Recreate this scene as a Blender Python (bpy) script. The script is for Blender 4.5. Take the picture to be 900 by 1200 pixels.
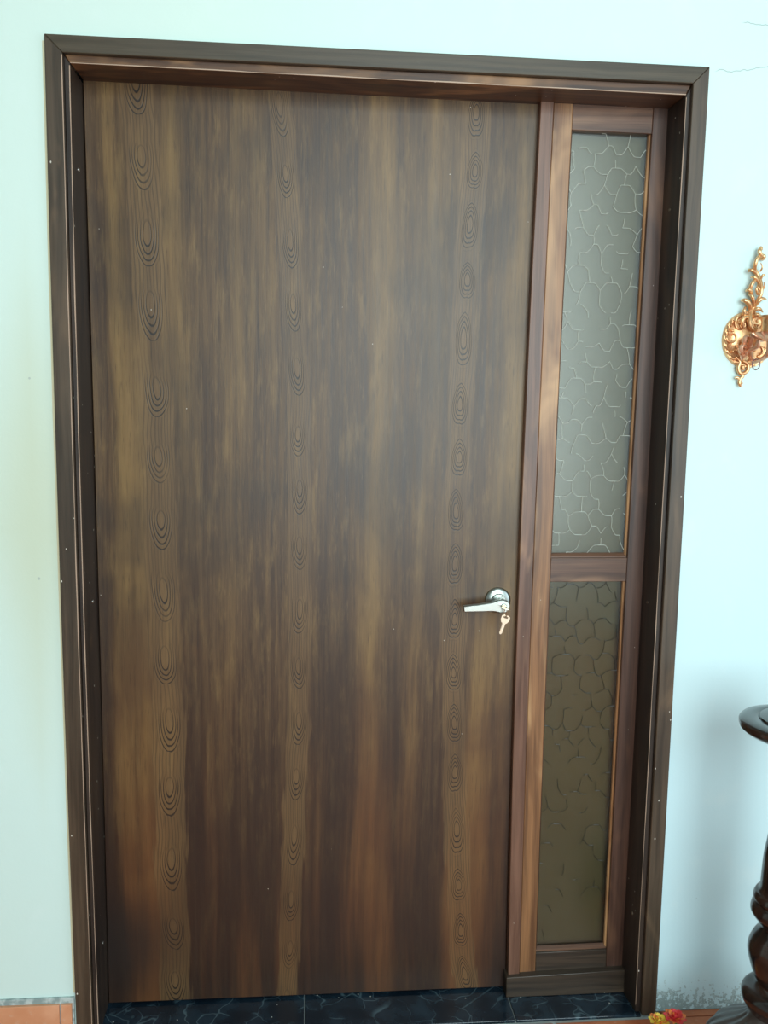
import bpy, bmesh, math, random
import numpy as np
from mathutils import Vector, Matrix, noise
random.seed(7)
scene = bpy.context.scene
for o in list(bpy.data.objects): bpy.data.objects.remove(o)

# ------------------------------------------------------------------ camera
F = 1000.0
CAM = Vector((0.528, -1.835, 1.427)); YAW, PIT, ROL = 0.085, -0.119, 0.016
sy, cy = math.sin(YAW), math.cos(YAW)
FWD = Vector((sy*math.cos(PIT), cy*math.cos(PIT), math.sin(PIT)))
R0 = Vector((cy, -sy, 0)); U0 = R0.cross(FWD)
RT = R0*math.cos(ROL) + U0*math.sin(ROL); UP = -R0*math.sin(ROL) + U0*math.cos(ROL)
cam_d = bpy.data.cameras.new('camera'); cam = bpy.data.objects.new('camera', cam_d)
scene.collection.objects.link(cam); scene.camera = cam
cam_d.sensor_fit = 'HORIZONTAL'; cam_d.sensor_width = 36; cam_d.lens = 36*F/900
cam_d.clip_start = 0.02
m = Matrix((RT, UP, -FWD)).transposed().to_4x4(); m.translation = CAM; cam.matrix_world = m

# ------------------------------------------------------------------ world, lights, exposure
w = bpy.data.worlds.new('world'); scene.world = w; w.use_nodes = True
w.node_tree.nodes['Background'].inputs[0].default_value = (0.72, 0.86, 1.0, 1)
w.node_tree.nodes['Background'].inputs[1].default_value = 0.6
def area(name, loc, target, sx, sz, watts, col):
    l = bpy.data.lights.new(name, 'AREA'); l.shape = 'RECTANGLE'; l.size = sx; l.size_y = sz
    l.energy = watts; l.color = col
    o = bpy.data.objects.new(name, l); scene.collection.objects.link(o); o.location = loc
    o.rotation_euler = (Vector(target)-Vector(loc)).to_track_quat('-Z', 'Y').to_euler()
    return o
# daylight entering by the tall opening in the wall behind the camera, and by the side window
area('daylight_opening', (1.45, -4.18, 1.95), (1.45, 0, 1.95), 2.3, 3.1, 136, (0.80, 0.95, 0.97))
area('daylight_side_window', (3.93, -2.5, 1.45), (0.0, -2.5, 1.45), 2.6, 2.5, 27, (0.70, 0.92, 1.0))
scene.view_settings.view_transform = 'Standard'; scene.view_settings.look = 'None'
scene.view_settings.gamma = 1.0; scene.view_settings.use_curve_mapping = False
scene.view_settings.exposure = 0.40

# ------------------------------------------------------------------ pixel -> place helpers
def ray(px, py): return FWD + RT*((px-450)/F) + UP*((600-py)/F)
def W(px, py, Y=0.0):
    d = ray(px, py); return CAM + d*((Y-CAM.y)/d.y)
def G(px, py, Z=0.0):
    d = ray(px, py); return CAM + d*((Z-CAM.z)/d.z)
def vline(pts, Y, deg=2):
    """X as a smooth function of z for an upright edge seen at the given places on the plane y=Y"""
    P = [W(a, b, Y) for a, b in pts]
    c = np.polyfit([p.z for p in P], [p.x for p in P], min(deg, len(P)-1))
    return lambda z: float(np.polyval(c, z))
def hline(pts, Y):
    P = [W(a, b, Y) for a, b in pts]
    c = np.polyfit([p.x for p in P], [p.z for p in P], 1)
    return lambda x: float(np.polyval(c, x))
def meet(vx, hz, z=2.1):
    for _ in range(8): z = hz(vx(z))
    return vx(z), z

# ------------------------------------------------------------------ objects helpers
COL = scene.collection
ROOTS = {}
def tag(o, label=None, cat=None, group=None, kind=None):
    if label: o['label'] = label
    if cat: o['category'] = cat
    if group: o['group'] = group
    if kind: o['kind'] = kind
    return o
def empty(name, loc, **k):
    o = bpy.data.objects.new(name, None); COL.objects.link(o); o.location = loc; o.empty_display_size = .05
    return tag(o, **k)
def link(name, bm, mat, parent=None, smooth=True, bevel=0, **k):
    bmesh.ops.remove_doubles(bm, verts=bm.verts, dist=1e-6)
    bmesh.ops.recalc_face_normals(bm, faces=bm.faces)
    me = bpy.data.meshes.new(name); bm.to_mesh(me); bm.free()
    me.materials.append(mat)
    if smooth:
        me.shade_smooth()
        me.set_sharp_from_angle(angle=math.radians(38))
    o = bpy.data.objects.new(name, me); COL.objects.link(o)
    if parent:
        o.parent = parent
        off = Vector((0, 0, 0)); p = parent
        while p: off += Vector(p.location); p = p.parent
        o.location = -off
    if bevel:
        b = o.modifiers.new('bevel', 'BEVEL'); b.width = bevel; b.segments = 2; b.limit_method = 'ANGLE'
        b.angle_limit = math.radians(40)
    return tag(o, **k)
def rebase(o):
    """move a top-level mesh's origin to the base of its shape"""
    vs = [v.co.copy() for v in o.data.vertices]
    c = Vector(((min(v.x for v in vs)+max(v.x for v in vs))/2, (min(v.y for v in vs)+max(v.y for v in vs))/2, min(v.z for v in vs)))
    o.data.transform(Matrix.Translation(-c)); o.location = c
    return o
def loft(bm, sections, cap=True):
    rows = [[bm.verts.new(p) for p in s] for s in sections]
    n = len(rows[0])
    for a, b in zip(rows, rows[1:]):
        for i in range(n): bm.faces.new((a[i], a[(i+1) % n], b[(i+1) % n], b[i]))
    if cap:
        bm.faces.new(rows[0][::-1]); bm.faces.new(rows[-1])
def box(bm, x0, x1, y0, y1, z0, z1):
    loft(bm, [[(x0, y0, z), (x1, y0, z), (x1, y1, z), (x0, y1, z)] for z in (z0, z1)])
def lathe(bm, prof, c, n=48, axis='Z'):
    rows = []
    for r, h in prof:
        row = []
        for i in range(n):
            a = 2*math.pi*i/n
            if axis == 'Z': p = (c[0]+r*math.cos(a), c[1]+r*math.sin(a), c[2]+h)
            else: p = (c[0]+r*math.cos(a), c[1]-h, c[2]+r*math.sin(a))
            row.append(p)
        rows.append(row)
    loft(bm, rows)
def tube(bm, pts, rad, n=10, sub=5, flat=1.0):
    """smooth tube through pts with a radius per point"""
    P = [Vector(p) for p in pts]
    if not hasattr(rad, '__len__'): rad = [rad]*len(P)
    Q, Rr = [], []
    for i in range(len(P)-1):
        p0, p1, p2, p3 = P[max(i-1, 0)], P[i], P[i+1], P[min(i+2, len(P)-1)]
        for s in range(sub):
            t = s/sub
            Q.append(.5*((2*p1)+(p2-p0)*t+(2*p0-5*p1+4*p2-p3)*t*t+(3*p1-p0-3*p2+p3)*t**3))
            Rr.append(rad[i]*(1-t)+rad[i+1]*t)
    Q.append(P[-1]); Rr.append(rad[-1])
    rows = []
    for i, q in enumerate(Q):
        t = (Q[min(i+1, len(Q)-1)]-Q[max(i-1, 0)]).normalized()
        s = t.cross(Vector((0, 1, 0)))
        if s.length < .05: s = t.cross(Vector((1, 0, 0)))
        s.normalize(); u = s.cross(t)
        rows.append([q + (s*math.cos(a)+u*math.sin(a)*flat)*Rr[i] for a in [2*math.pi*k/n for k in range(n)]])
    loft(bm, rows)
def blob(bm, c, r, sc=(1, 1, 1)):
    bmesh.ops.create_icosphere(bm, subdivisions=2, radius=r, matrix=Matrix.Translation(c) @ Matrix.Diagonal((*sc, 1)))

# ------------------------------------------------------------------ material helpers
class E:
    """tiny expression wrapper: arithmetic on sockets makes Math nodes"""
    def __init__(s, nt, sock): s.nt, s.s = nt, sock
    def op(s, o, *a, clamp=False):
        n = s.nt.nodes.new('ShaderNodeMath'); n.operation = o; n.use_clamp = clamp
        for i, v in enumerate((s,)+a):
            if isinstance(v, E): s.nt.links.new(v.s, n.inputs[i])
            else: n.inputs[i].default_value = v
        return E(s.nt, n.outputs[0])
    def __add__(s, o): return s.op('ADD', o)
    def __radd__(s, o): return s.op('ADD', o)
    def __sub__(s, o): return s.op('SUBTRACT', o)
    def __rsub__(s, o): return (s*-1.0)+o
    def __mul__(s, o): return s.op('MULTIPLY', o)
    def __rmul__(s, o): return s.op('MULTIPLY', o)
    def __truediv__(s, o): return s.op('DIVIDE', o)
    def f(s, o, *a): return s.op(o, *a)
    def step(s, a, b):
        n = s.nt.nodes.new('ShaderNodeMapRange'); n.interpolation_type = 'SMOOTHSTEP'
        s.nt.links.new(s.s, n.inputs['Value'])
        n.inputs['From Min'].default_value = a; n.inputs['From Max'].default_value = b
        return E(s.nt, n.outputs['Result'])
class Mat:
    def __init__(s, name, rough=.5, spec=.5, metal=0.0, coat=0.0):
        s.m = bpy.data.materials.new(name); s.m.use_nodes = True; s.nt = s.m.node_tree
        s.b = s.nt.nodes['Principled BSDF']
        s.b.inputs['Roughness'].default_value = rough; s.b.inputs['Metallic'].default_value = metal
        s.b.inputs['Specular IOR Level'].default_value = spec; s.b.inputs['Coat Weight'].default_value = coat
        s.b.inputs['Coat Roughness'].default_value = .25
        tc = s.nt.nodes.new('ShaderNodeTexCoord'); sep = s.nt.nodes.new('ShaderNodeSeparateXYZ')
        s.nt.links.new(tc.outputs['Object'], sep.inputs[0]); s.co = tc.outputs['Object']
        s.x, s.y, s.z = [E(s.nt, sep.outputs[i]) for i in range(3)]
    def vec(s, x, y, z):
        n = s.nt.nodes.new('ShaderNodeCombineXYZ')
        for i, v in enumerate((x, y, z)):
            if isinstance(v, E): s.nt.links.new(v.s, n.inputs[i])
            else: n.inputs[i].default_value = v
        return n.outputs[0]
    def noise(s, x, y, z, detail=3, rough=.5, dist=0.0):
        n = s.nt.nodes.new('ShaderNodeTexNoise'); n.inputs['Scale'].default_value = 1
        n.inputs['Detail'].default_value = detail; n.inputs['Roughness'].default_value = rough
        n.inputs['Distortion'].default_value = dist
        s.nt.links.new(s.vec(x, y, z), n.inputs['Vector']); return E(s.nt, n.outputs['Fac'])
    def vor(s, x, y, z, feature='F1'):
        n = s.nt.nodes.new('ShaderNodeTexVoronoi'); n.feature = feature; n.inputs['Scale'].default_value = 1
        s.nt.links.new(s.vec(x, y, z), n.inputs['Vector']); return E(s.nt, n.outputs['Distance'])
    def mix(s, fac, a, b):
        n = s.nt.nodes.new('ShaderNodeMix'); n.data_type = 'RGBA'
        if isinstance(fac, E): s.nt.links.new(fac.s, n.inputs[0])
        else: n.inputs[0].default_value = fac
        for i, v in ((6, a), (7, b)):
            if isinstance(v, (tuple, list)): n.inputs[i].default_value = (*v[:3], 1)
            else: s.nt.links.new(v, n.inputs[i])
        return n.outputs[2]
    def col(s, c):
        if isinstance(c, (tuple, list)): s.b.inputs['Base Color'].default_value = (*c[:3], 1)
        else: s.nt.links.new(c, s.b.inputs['Base Color'])
        return s
    def bump(s, h, strength=.3, dist=.001):
        n = s.nt.nodes.new('ShaderNodeBump'); n.inputs['Strength'].default_value = strength
        n.inputs['Distance'].default_value = dist
        s.nt.links.new(h.s, n.inputs['Height']); s.nt.links.new(n.outputs[0], s.b.inputs['Normal']); return s
    def rough(s, e): s.nt.links.new(e.s, s.b.inputs['Roughness']); return s

def wood(name, dark, mid, light, along='z', rough=.36, specks=.0, patch=.5, spec=.5):
    M = Mat(name, rough=rough, spec=spec)
    x, y, z = M.x, M.y, M.z
    if along == 'z': a, b, c = x, y, z
    else: a, b, c = z, y, x
    g = M.noise(a*70.0+M.noise(a*4.0, b*4.0, c*1.5)*3.0, b*70.0, c*2.2, 5, .6)
    fine = M.noise(a*420.0, b*420.0, c*9.0, 2, .5)
    pt = M.noise(a*7.0, b*7.0, c*2.3, 3, .6, 1.0)
    c1 = M.mix(g.step(.32, .68), dark, mid)
    c2 = M.mix(pt.step(.66-patch*.3, .86-patch*.25), c1, light)
    c3 = M.mix(fine.step(.55, .8)*.35, c2, tuple(v*.45 for v in dark))
    if specks:
        v = M.vor(x*34.0, y*34.0, z*20.0); s = v.op('LESS_THAN', specks)
        c3 = M.mix(s, c3, (.62, .58, .50))
    M.col(c3); M.bump(g*.6+fine*.4, .35, .0006)
    M.rough(g*.12+(rough-.05))
    return M.m

# ------------------------------------------------------------------ measured edges
YF, YC, YL, YS, YP, YB, YG = 0.0, -0.012, 0.100, 0.086, 0.080, 0.068, 0.100
# left side
Lout = vline([(52, 42), (55, 200), (61.3, 400), (67.2, 600), (74.5, 800), (82, 1000), (85.3, 1100), (88.7, 1198)], YC)
Linn = vline([(73, 61), (76.5, 200), (82.3, 400), (88, 600), (94, 800), (101.7, 1000), (104.5, 1100), (108, 1195)], YC)
Lgap = vline([(77.5, 200), (83.5, 400), (89.5, 600), (95.4, 800), (102.5, 1000), (106, 1100)], YF)
Larr = vline([(83, 74), (83.6, 200), (90.2, 400), (96, 600), (101.3, 800), (108, 1000), (112, 1100)], YF)
Lleaf = vline([(96.5, 94), (99, 200), (105.3, 400), (111.3, 600), (117.2, 800), (122.3, 1000), (125.3, 1100), (126, 1177)], YL)
# right side
Rout = vline([(832, 78), (825, 200), (812.5, 400), (801, 600), (790.3, 800), (779, 1000), (768.5, 1186)], YC)
Rinn = vline([(812.5, 97), (807, 200), (794.5, 400), (783.5, 600), (773, 800), (761.5, 1000), (752, 1187)], YC)
Rgap = vline([(805.5, 200), (793, 400), (782, 600), (771.5, 800), (760, 1000), (751, 1187)], YF)
Rarr = vline([(803, 111), (799.5, 200), (787, 400), (775.3, 600), (764.5, 800), (753, 1000), (747.5, 1110), (744.5, 1185)], YF)
Rstl = vline([(783, 129), (779, 200), (769, 400), (757, 600), (746.5, 800), (737, 1000), (727.5, 1150)], YS)
Post = vline([(634, 122), (629.5, 200), (619.5, 400), (611, 600), (604, 800), (598.5, 1000), (595.5, 1142)], YP)
Pst2 = vline([(649, 123), (645.3, 200), (636.5, 400), (627.5, 600), (619.5, 800), (612.5, 1000), (609, 1142)], YP)
Pst3 = vline([(649, 123), (645.3, 200), (636.5, 400), (627.5, 600), (619.5, 800), (612.5, 1000), (609, 1142)], YS)
GlL = vline([(670, 152), (667.5, 200), (657.3, 400), (648, 600), (639.5, 800), (632, 1000), (628.5, 1100)], YS)
GlR = vline([(765, 157), (761, 200), (748.5, 400), (738, 600), (728, 800), (717.5, 1000), (711, 1100)], YS)
LfR = vline([(633, 122), (628, 200), (618, 400), (609, 600), (602, 800), (596, 1000), (592, 1157)], YL)
# heads
Tout = hline([(52, 39), (400, 56.3), (832, 78)], YC)
Tinn = hline([(73, 60.5), (200, 67.3), (400, 79), (812.5, 97)], YC)
Tgap = hline([(77, 62.5), (200, 69), (400, 80), (812, 99)], YF)
Tarr = hline([(83, 73.5), (200, 80), (400, 92), (801.5, 111)], YF)
Tleaf = hline([(97, 94), (200, 100), (400, 111), (632, 122)], YL)
Tsid = hline([(634, 121.5), (783, 129)], YS)
Rl_t = hline([(670, 152), (765, 157)], YS)
Rl_m1 = hline([(646, 654), (737, 653.5)], YS); Rl_m2 = hline([(645, 682), (734, 681.5)], YS)
Rl_b = hline([(628, 1117), (711, 1113)], YS)
Sil_t = hline([(601, 1145), (727, 1137)], YP)

MIDL = lambda z: Lout(z)*.6+Linn(z)*.4
MIDR = lambda z: Rout(z)*.6+Rinn(z)*.4
MIDT = lambda x: Tout(x)*.6+Tinn(x)*.4
# ------------------------------------------------------------------ materials
M_case = wood('casing stained wood', (.034, .023, .014), (.085, .056, .034), (.17, .105, .058), specks=.045, patch=.4, rough=.40, spec=.6)
M_caseT = wood('casing stained wood crosswise', (.040, .030, .018), (.080, .060, .038), (.12, .085, .050), along='x', specks=.035, patch=.2, rough=.42)
M_jamb = wood('jamb stained wood', (.016, .010, .008), (.045, .028, .019), (.095, .052, .028), specks=.045, patch=.35, rough=.45)
M_head = wood('head stained wood', (.040, .017, .009), (.12, .056, .026), (.34, .175, .075), along='x', specks=.045, patch=.75, rough=.45)
M_post = wood('post wood', (.085, .036, .021), (.20, .098, .062), (.33, .17, .09), patch=.4, specks=.02)
M_stile = wood('stile orange wood', (.12, .050, .020), (.32, .150, .062), (.50, .28, .13), patch=.6, specks=.02)
M_stile2 = wood('stile dark wood', (.040, .018, .012), (.095, .044, .028), (.18, .085, .045), patch=.4, specks=.02)
M_rail = wood('rail wood', (.060, .026, .015), (.155, .076, .045), (.30, .165, .09), along='x', patch=.6)
M_sill = wood('sill board wood', (.020, .014, .010), (.060, .040, .026), (.11, .07, .04), along='x', patch=.5, specks=.03)

def mat_leaf():
    M = Mat('veneered door leaf', rough=.36, spec=.5)
    x, z = M.x, M.z
    wob = M.noise(x*2.0, 0.0, z*1.1, 2)
    g = M.noise(x*85.0+wob*2.0, 0.0, z*2.6, 6, .66)
    fine = M.noise(x*430.0, 0.0, z*14.0, 2, .5)
    broad = M.noise(x*9.0+wob*.5, 3.0, z*.45, 4, .60, .1)
    blot = M.noise(x*3.2, 7.0, z*2.0, 4, .6, .3)
    mott = M.noise(x*42.0, 2.0, z*7.0, 4, .65)
    col = M.mix(g.step(.30, .70), (.042, .018, .007), (.115, .060, .022))
    col = M.mix(broad.step(.48, .72)*.65, col, (.275, .160, .052))
    col = M.mix(broad.step(.50, .30)*.6, col, (.028, .014, .009))
    col = M.mix(mott.step(.48, .72)*.42, col, (.25, .150, .052))
    mid2 = M.noise(x*210.0, 0.0, z*16.0, 3, .6)
    col = M.mix(mid2.step(.56, .74)*.5, col, (.026, .014, .008))
    col = M.mix(mid2.step(.42, .28)*.35, col, (.24, .14, .055))
    col = M.mix(blot.step(.56, .36)*.50, col, (.022, .013, .010))
    # redder and darker toward the bottom, broken up by noise
    red = (z+(blot-.5)*.9+(broad-.5)*.5).step(1.15, .20)
    col = M.mix(red*.86, col, M.mix(broad.step(.44, .70), (.022, .0085, .005), (.120, .040, .013)))
    height = g*.5+fine*.5
    # three figured strips with a chain of growth-ring ovals in each
    for pts, hw, per, ph, ax, pw in (
        ([(163, 130), (172, 300), (184, 480), (190, 620), (195, 800), (200, 1000), (204, 1100)], .042, .158, .05, 1.0, 1),
        ([(331, 150), (340, 300), (348, 500), (353, 640), (352, 780), (343, 950), (340, 1110)], .030, .138, .40, 1.0, 1),
        ([(558, 150), (547, 320), (541, 480), (534, 640), (529, 800), (536, 960), (543, 1120)], .034, .1275, .12, 1.3, 0)):
        P = [W(a, b, YL) for a, b in pts]
        c3, c2, c1, c0 = [float(v) for v in np.polyfit([p.z for p in P], [p.x for p in P], 3)]
        cx = ((z*c3+c2)*z+c1)*z+c0
        n1 = M.noise(x*9.0, pw*5.0+ax, z*7.0, 2); n2 = M.noise(x*60.0, 0.0, z*10.0, 2)
        u = (x-cx)/hw + (M.noise(0.0, ax*9.0, z*5.0, 1)-.5)*.5
        t = z/per+ph+(n1-.5)*.35+(M.noise(0.0, ax, z*2.3, 1)-.5)*.9
        fr = t.op('FRACT')-.5
        au = u.op('ABSOLUTE')
        if pw: vv = fr*1.25+.10       # long ovals, tight at their lower end
        else: vv = fr*1.5-.02+au*.22   # pointed at the top
        r = (u*u*ax*.80+vv*vv).op('SQRT')+(n2-.5)*.06
        ring = ((r.op('POWER', 1.2))*58.0+(n1-.5)*5.0).op('SINE')
        mask = r.step(.66, .50)*au.step(1.0, .8)
        if pw: mask = mask*fr.step(.18, -.12)
        inner = r.step(.10, .15)
        line = ring.step(.2, .95)*mask*inner*(M.noise(x*10.0, 2.0, z*6.0, 2).step(.25, .5)*.75+.25)
        ragged = M.noise(x*110.0, 1.0, z*7.0, 3)
        body = (au+(ragged-.5)*1.1).step(.95, .75)*(M.noise(0.0, ax*3.0, z*3.0, 2).step(.3, .6)*.6+.4)
        hair = ((u+(M.noise(x*20.0, 4.0, z*5.0, 2)-.5)*.5)*34.0).op('SINE').step(.2, 1.0)
        col = M.mix(body*.42, col, (.21, .120, .048))
        col = M.mix(r.step(.30, .05)*.15, col, (.21, .120, .052))
        col = M.mix(hair*body*(1.0-mask)*.45, col, (.022, .013, .008))
        col = M.mix(line*.92, col, (.010, .006, .004))
        height = height-line*.5
    col = M.mix(fine.step(.52, .8)*.45, col, (.016, .010, .007))
    # small ink-like scratch by the handle, paint specks
    sp = M.vor(x*16.0, 0.0, z*16.0).op('LESS_THAN', .018)
    col = M.mix(sp, col, (.5, .45, .38))
    # dark patch at the foot of the hinge side
    q = W(150, 1110, YL)
    dd = (((x-q.x)*(x-q.x))*28.0+((z-q.z)*(z-q.z))*22.0).op('SQRT')+(blot-.5)*.35
    col = M.mix(dd.step(.85, .1)*.75, col, (.012, .010, .009))
    M.col(col); M.bump(height, .35, .0006); M.rough(g*.14+.34)
    return M.m
M_leaf = mat_leaf()

def mat_wall(name, bare=False):
    M = Mat(name, rough=.62, spec=.35)
    x, y, z = M.x, M.y, M.z
    a = M.noise(x*1.3, 0.0, z*1.0, 3); b = M.noise(x*9.0, 0.0, z*7.0, 4); f = M.noise(x*160.0, 0.0, z*160.0, 3)
    side = (x*.55-z*.28+(a-.5)*1.0).step(-.55, .95)
    col = M.mix(side, (.68, .82, .745), (.60, .80, .84))
    col = M.mix(b.step(.55, .75)*.22, col, (.78, .88, .86))
    if bare:
        # yellowed paint beside the left casing
        q0 = W(40, 620, 0); 
        d = ((x-q0.x)*5.5).op('ABSOLUTE')+((z-q0.z)*1.3).op('ABSOLUTE')+(a-.5)*.6
        col = M.mix(d.step(1.0, .0)*.6, col, (.56, .58, .38))
        # flaked plaster close to the floor, right of the door
        fl = M.noise(x*75.0, 0.0, z*75.0, 4, .65); br = M.noise(x*7.0, 4.0, z*5.0, 2)
        thr = (z*-7.0)+1.0+(br-.5)*.9
        right = x.step(1.2, 1.3)
        low = (fl+thr*.34-.20).step(.535, .565)*right*z.step(.14, .09)
        col = M.mix(low*.75, col, M.mix(fl.step(.55, .62), (.24, .33, .32), (.44, .56, .55)))
        # hairline cracks right of the casing's top corner
        for (pa, pb, sc) in (((838, 83), (905, 79), .010), ((870, 26), (905, 31), .008)):
            A, B = W(*pa, 0), W(*pb, 0)
            k = (B.z-A.z)/(B.x-A.x)
            zc = (x-A.x)*k+A.z+(M.noise(x*28.0, 0.0, pa[0]*.1, 3)-.5)*sc*2.4
            cr = (z-zc).op('ABSOLUTE').step(.0013, .0004)*x.step(A.x-.004, A.x+.01)*.7
            col = M.mix(cr, col, (.22, .30, .28))
        sp = M.vor(x*11.0, 0.0, z*11.0)+(M.noise(x*50.0, 0.0, z*50.0, 1)-.5)*.03
        col = M.mix(sp.step(.035, .025)*.6, col, (.35, .42, .40))
        M.bump(b*.5+f*.12-low*.5, .4, .003)
    else:
        M.bump(b*.5+f*.12, .4, .003)
    M.col(col)
    return M.m
M_wall = mat_wall('aqua painted plaster', True)
M_wall2 = Mat('shaded room plaster', rough=.8).col((.42, .46, .44)).m
M_ceil = Mat('ceiling plaster', rough=.85).col((.40, .44, .43)).m
M_dark = Mat('added dark light stop', rough=.8).col((.02, .018, .016)).m
M_caulk = Mat('cream filler', rough=.7).col((.66, .60, .40)).m
M_mort = Mat('grey mortar', rough=.9)
_n = M_mort.noise(M_mort.x*60.0, M_mort.y*60.0, M_mort.z*60.0, 4)
M_mort.col(M_mort.mix(_n.step(.4, .65), (.26, .32, .31), (.50, .56, .54))).bump(_n, .6, .002); M_mort = M_mort.m
def mat_terra(name='terracotta tile', A=(.42, .105, .040), B=(.58, .19, .085)):
    M = Mat(name, rough=.42)
    a = M.noise(M.x*9.0, M.y*9.0, M.z*9.0, 4); b = M.noise(M.x*70.0, M.y*70.0, M.z*70.0, 3)
    c = M.mix(a.step(.35, .7), A, B)
    c = M.mix(b.step(.62, .75)*.4, c, (.62, .42, .32))
    M.col(c).bump(b, .2, .001); return M.m
M_terra = mat_terra(); M_skirt = mat_terra('pale terracotta skirting', (.62, .26, .13), (.78, .40, .24))
def mat_marble():
    M = Mat('blue black marble tile', rough=.16)
    d = M.noise(M.x*6.0, M.y*6.0, 0.0, 3)
    v = M.vor(M.x*15.0+d*5.0, M.y*15.0+d*4.0, M.z*1.0, 'DISTANCE_TO_EDGE')
    m_ = M.noise(M.x*14.0, M.y*14.0, 5.0, 3)
    c = M.mix(m_.step(.35, .7), (.006, .012, .020), (.018, .035, .052))
    c = M.mix(v.step(.035, .0)*m_.step(.4, .6)*.6, c, (.12, .19, .22))
    sp = M.vor(M.x*26.0, M.y*26.0, 0.0).op('LESS_THAN', .05)
    c = M.mix(sp, c, (.5, .5, .46))
    M.col(c); return M.m
M_marble = mat_marble()
M_grout = Mat('pale grout', rough=.9).col((.42, .46, .45)).m
def mat_floor():
    M = Mat('tile floor beyond', rough=.45)
    n = M.nt.nodes.new('ShaderNodeTexBrick'); n.offset = 0; n.inputs['Scale'].default_value = 1
    n.inputs['Brick Width'].default_value = .3; n.inputs['Row Height'].default_value = .3
    n.inputs['Mortar Size'].default_value = .004; n.inputs['Color1'].default_value = (.44, .12, .05, 1)
    n.inputs['Color2'].default_value = (.52, .16, .07, 1); n.inputs['Mortar'].default_value = (.42, .44, .42, 1)
    M.nt.links.new(M.co, n.inputs['Vector']); M.col(n.outputs[0]); return M.m
M_floor = mat_floor()
def mat_glass():
    m = bpy.data.materials.new('patterned glass'); m.use_nodes = True; nt = m.node_tree; nt.nodes.clear()
    out = nt.nodes.new('ShaderNodeOutputMaterial'); mx = nt.nodes.new('ShaderNodeMixShader')
    tr = nt.nodes.new('ShaderNodeBsdfTransparent'); tr.inputs[0].default_value = (.80, .84, .78, 1)
    gl = nt.nodes.new('ShaderNodeBsdfGlossy'); gl.inputs['Roughness'].default_value = .24
    fr = nt.nodes.new('ShaderNodeFresnel'); fr.inputs[0].default_value = 1.6
    mm = nt.nodes.new('ShaderNodeMath'); mm.operation = 'MULTIPLY'; mm.inputs[1].default_value = .88; mm.use_clamp = True
    tc = nt.nodes.new('ShaderNodeTexCoord'); no = nt.nodes.new('ShaderNodeTexNoise'); no.inputs['Scale'].default_value = 9
    bu = nt.nodes.new('ShaderNodeBump'); bu.inputs['Strength'].default_value = .06; bu.inputs['Distance'].default_value = .004
    nt.links.new(tc.outputs['Object'], no.inputs['Vector']); nt.links.new(no.outputs['Fac'], bu.inputs['Height'])
    nt.links.new(bu.outputs[0], gl.inputs['Normal'])
    nt.links.new(fr.outputs[0], mm.inputs[0]); nt.links.new(mm.outputs[0], mx.inputs[0])
    nt.links.new(tr.outputs[0], mx.inputs[1]); nt.links.new(gl.outputs[0], mx.inputs[2]); nt.links.new(mx.outputs[0], out.inputs[0])
    return m
M_glass = mat_glass()
def mat_backing():
    M = Mat('brown board behind glass', rough=.75)
    a = M.noise(M.x*5.0, 0.0, M.z*3.0, 3)
    M.col(M.mix(a, (.125, .078, .034), (.170, .108, .050))); return M.m
M_backing = mat_backing()
M_steel = Mat('satin nickel', rough=.30, metal=1.0).col((.46, .49, .46)).m
M_brass = Mat('lock brass', rough=.3, metal=1.0).col((.75, .62, .30)).m
M_key = Mat('key nickel silver', rough=.3, metal=1.0).col((.86, .82, .66)).m
M_screw = Mat('screw steel', rough=.3, metal=1.0).col((.65, .65, .62)).m
M_black = Mat('black slot', rough=.6).col((.01, .01, .01)).m
def mat_gold():
    M = Mat('antique gilt', rough=.34, metal=.85)
    a = M.noise(M.x*60.0, M.y*60.0, M.z*60.0, 3); b = M.noise(M.x*300.0, M.y*300.0, M.z*300.0, 2)
    c = M.mix(a.step(.3, .7), (.74, .38, .18), (.90, .58, .30))
    M.col(c).bump(b, .3, .0008); return M.m
M_gold = mat_gold()
M_gold2 = Mat('dull rosy gilt', rough=.36, metal=.85).col((.78, .44, .28)).m
M_ring = Mat('dark copper wire', rough=.35, metal=.9).col((.16, .08, .09)).m
def mat_ebony():
    M = Mat('dark polished turned wood', rough=.16, spec=.6, coat=.3)
    a = M.noise(M.x*12.0, M.y*12.0, M.z*40.0, 3)
    M.col(M.mix(a.step(.4, .7), (.012, .007, .006), (.040, .018, .012))); return M.m
M_ebony = mat_ebony()

# ------------------------------------------------------------------ the setting
XW0, XW1, ZC = -2.4, 4.0, 3.7
gx0 = (Lgap(1.)); gx1 = (Rgap(1.))
# wall with the door opening cut out; the rest of the room stands behind the camera
bm = bmesh.new()
ZO = Tgap(.7)+.004
def wx(f, z): return f(z)
NZ = 12; XWL, XWR = Lgap(2.1)-.08, Rgap(2.1)+.08
box(bm, XW0, XWL, 0, .2, 0, ZC); box(bm, XWR, XW1, 0, .2, 0, ZC)
for side in (0, 1):
    secs = []
    for i in range(NZ+1):
        z = MIDT(XWL if side == 0 else XWR)*i/NZ
        if side == 0: xs = (XWL, MIDL(z))
        else: xs = (MIDR(z), XWR)
        secs.append([(xs[0], 0, z), (xs[1], 0, z), (xs[1], .2, z), (xs[0], .2, z)])
    loft(bm, secs)
loft(bm, [[(x, 0, z), (x, .2, z), (x, .2, ZC), (x, 0, ZC)] for x, z in ((XWL, MIDT(XWL)), (XWR, MIDT(XWR)))])
link('wall_front', bm, M_wall, smooth=False, kind='structure', label='pale aqua plaster wall around the brown door')
bm = bmesh.new(); box(bm, XW0-.1, XW0, -4.3, .2, 0, ZC); link('wall_left', bm, M_wall2, smooth=False, kind='structure')
bm = bmesh.new()   # right wall with its window opening
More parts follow.
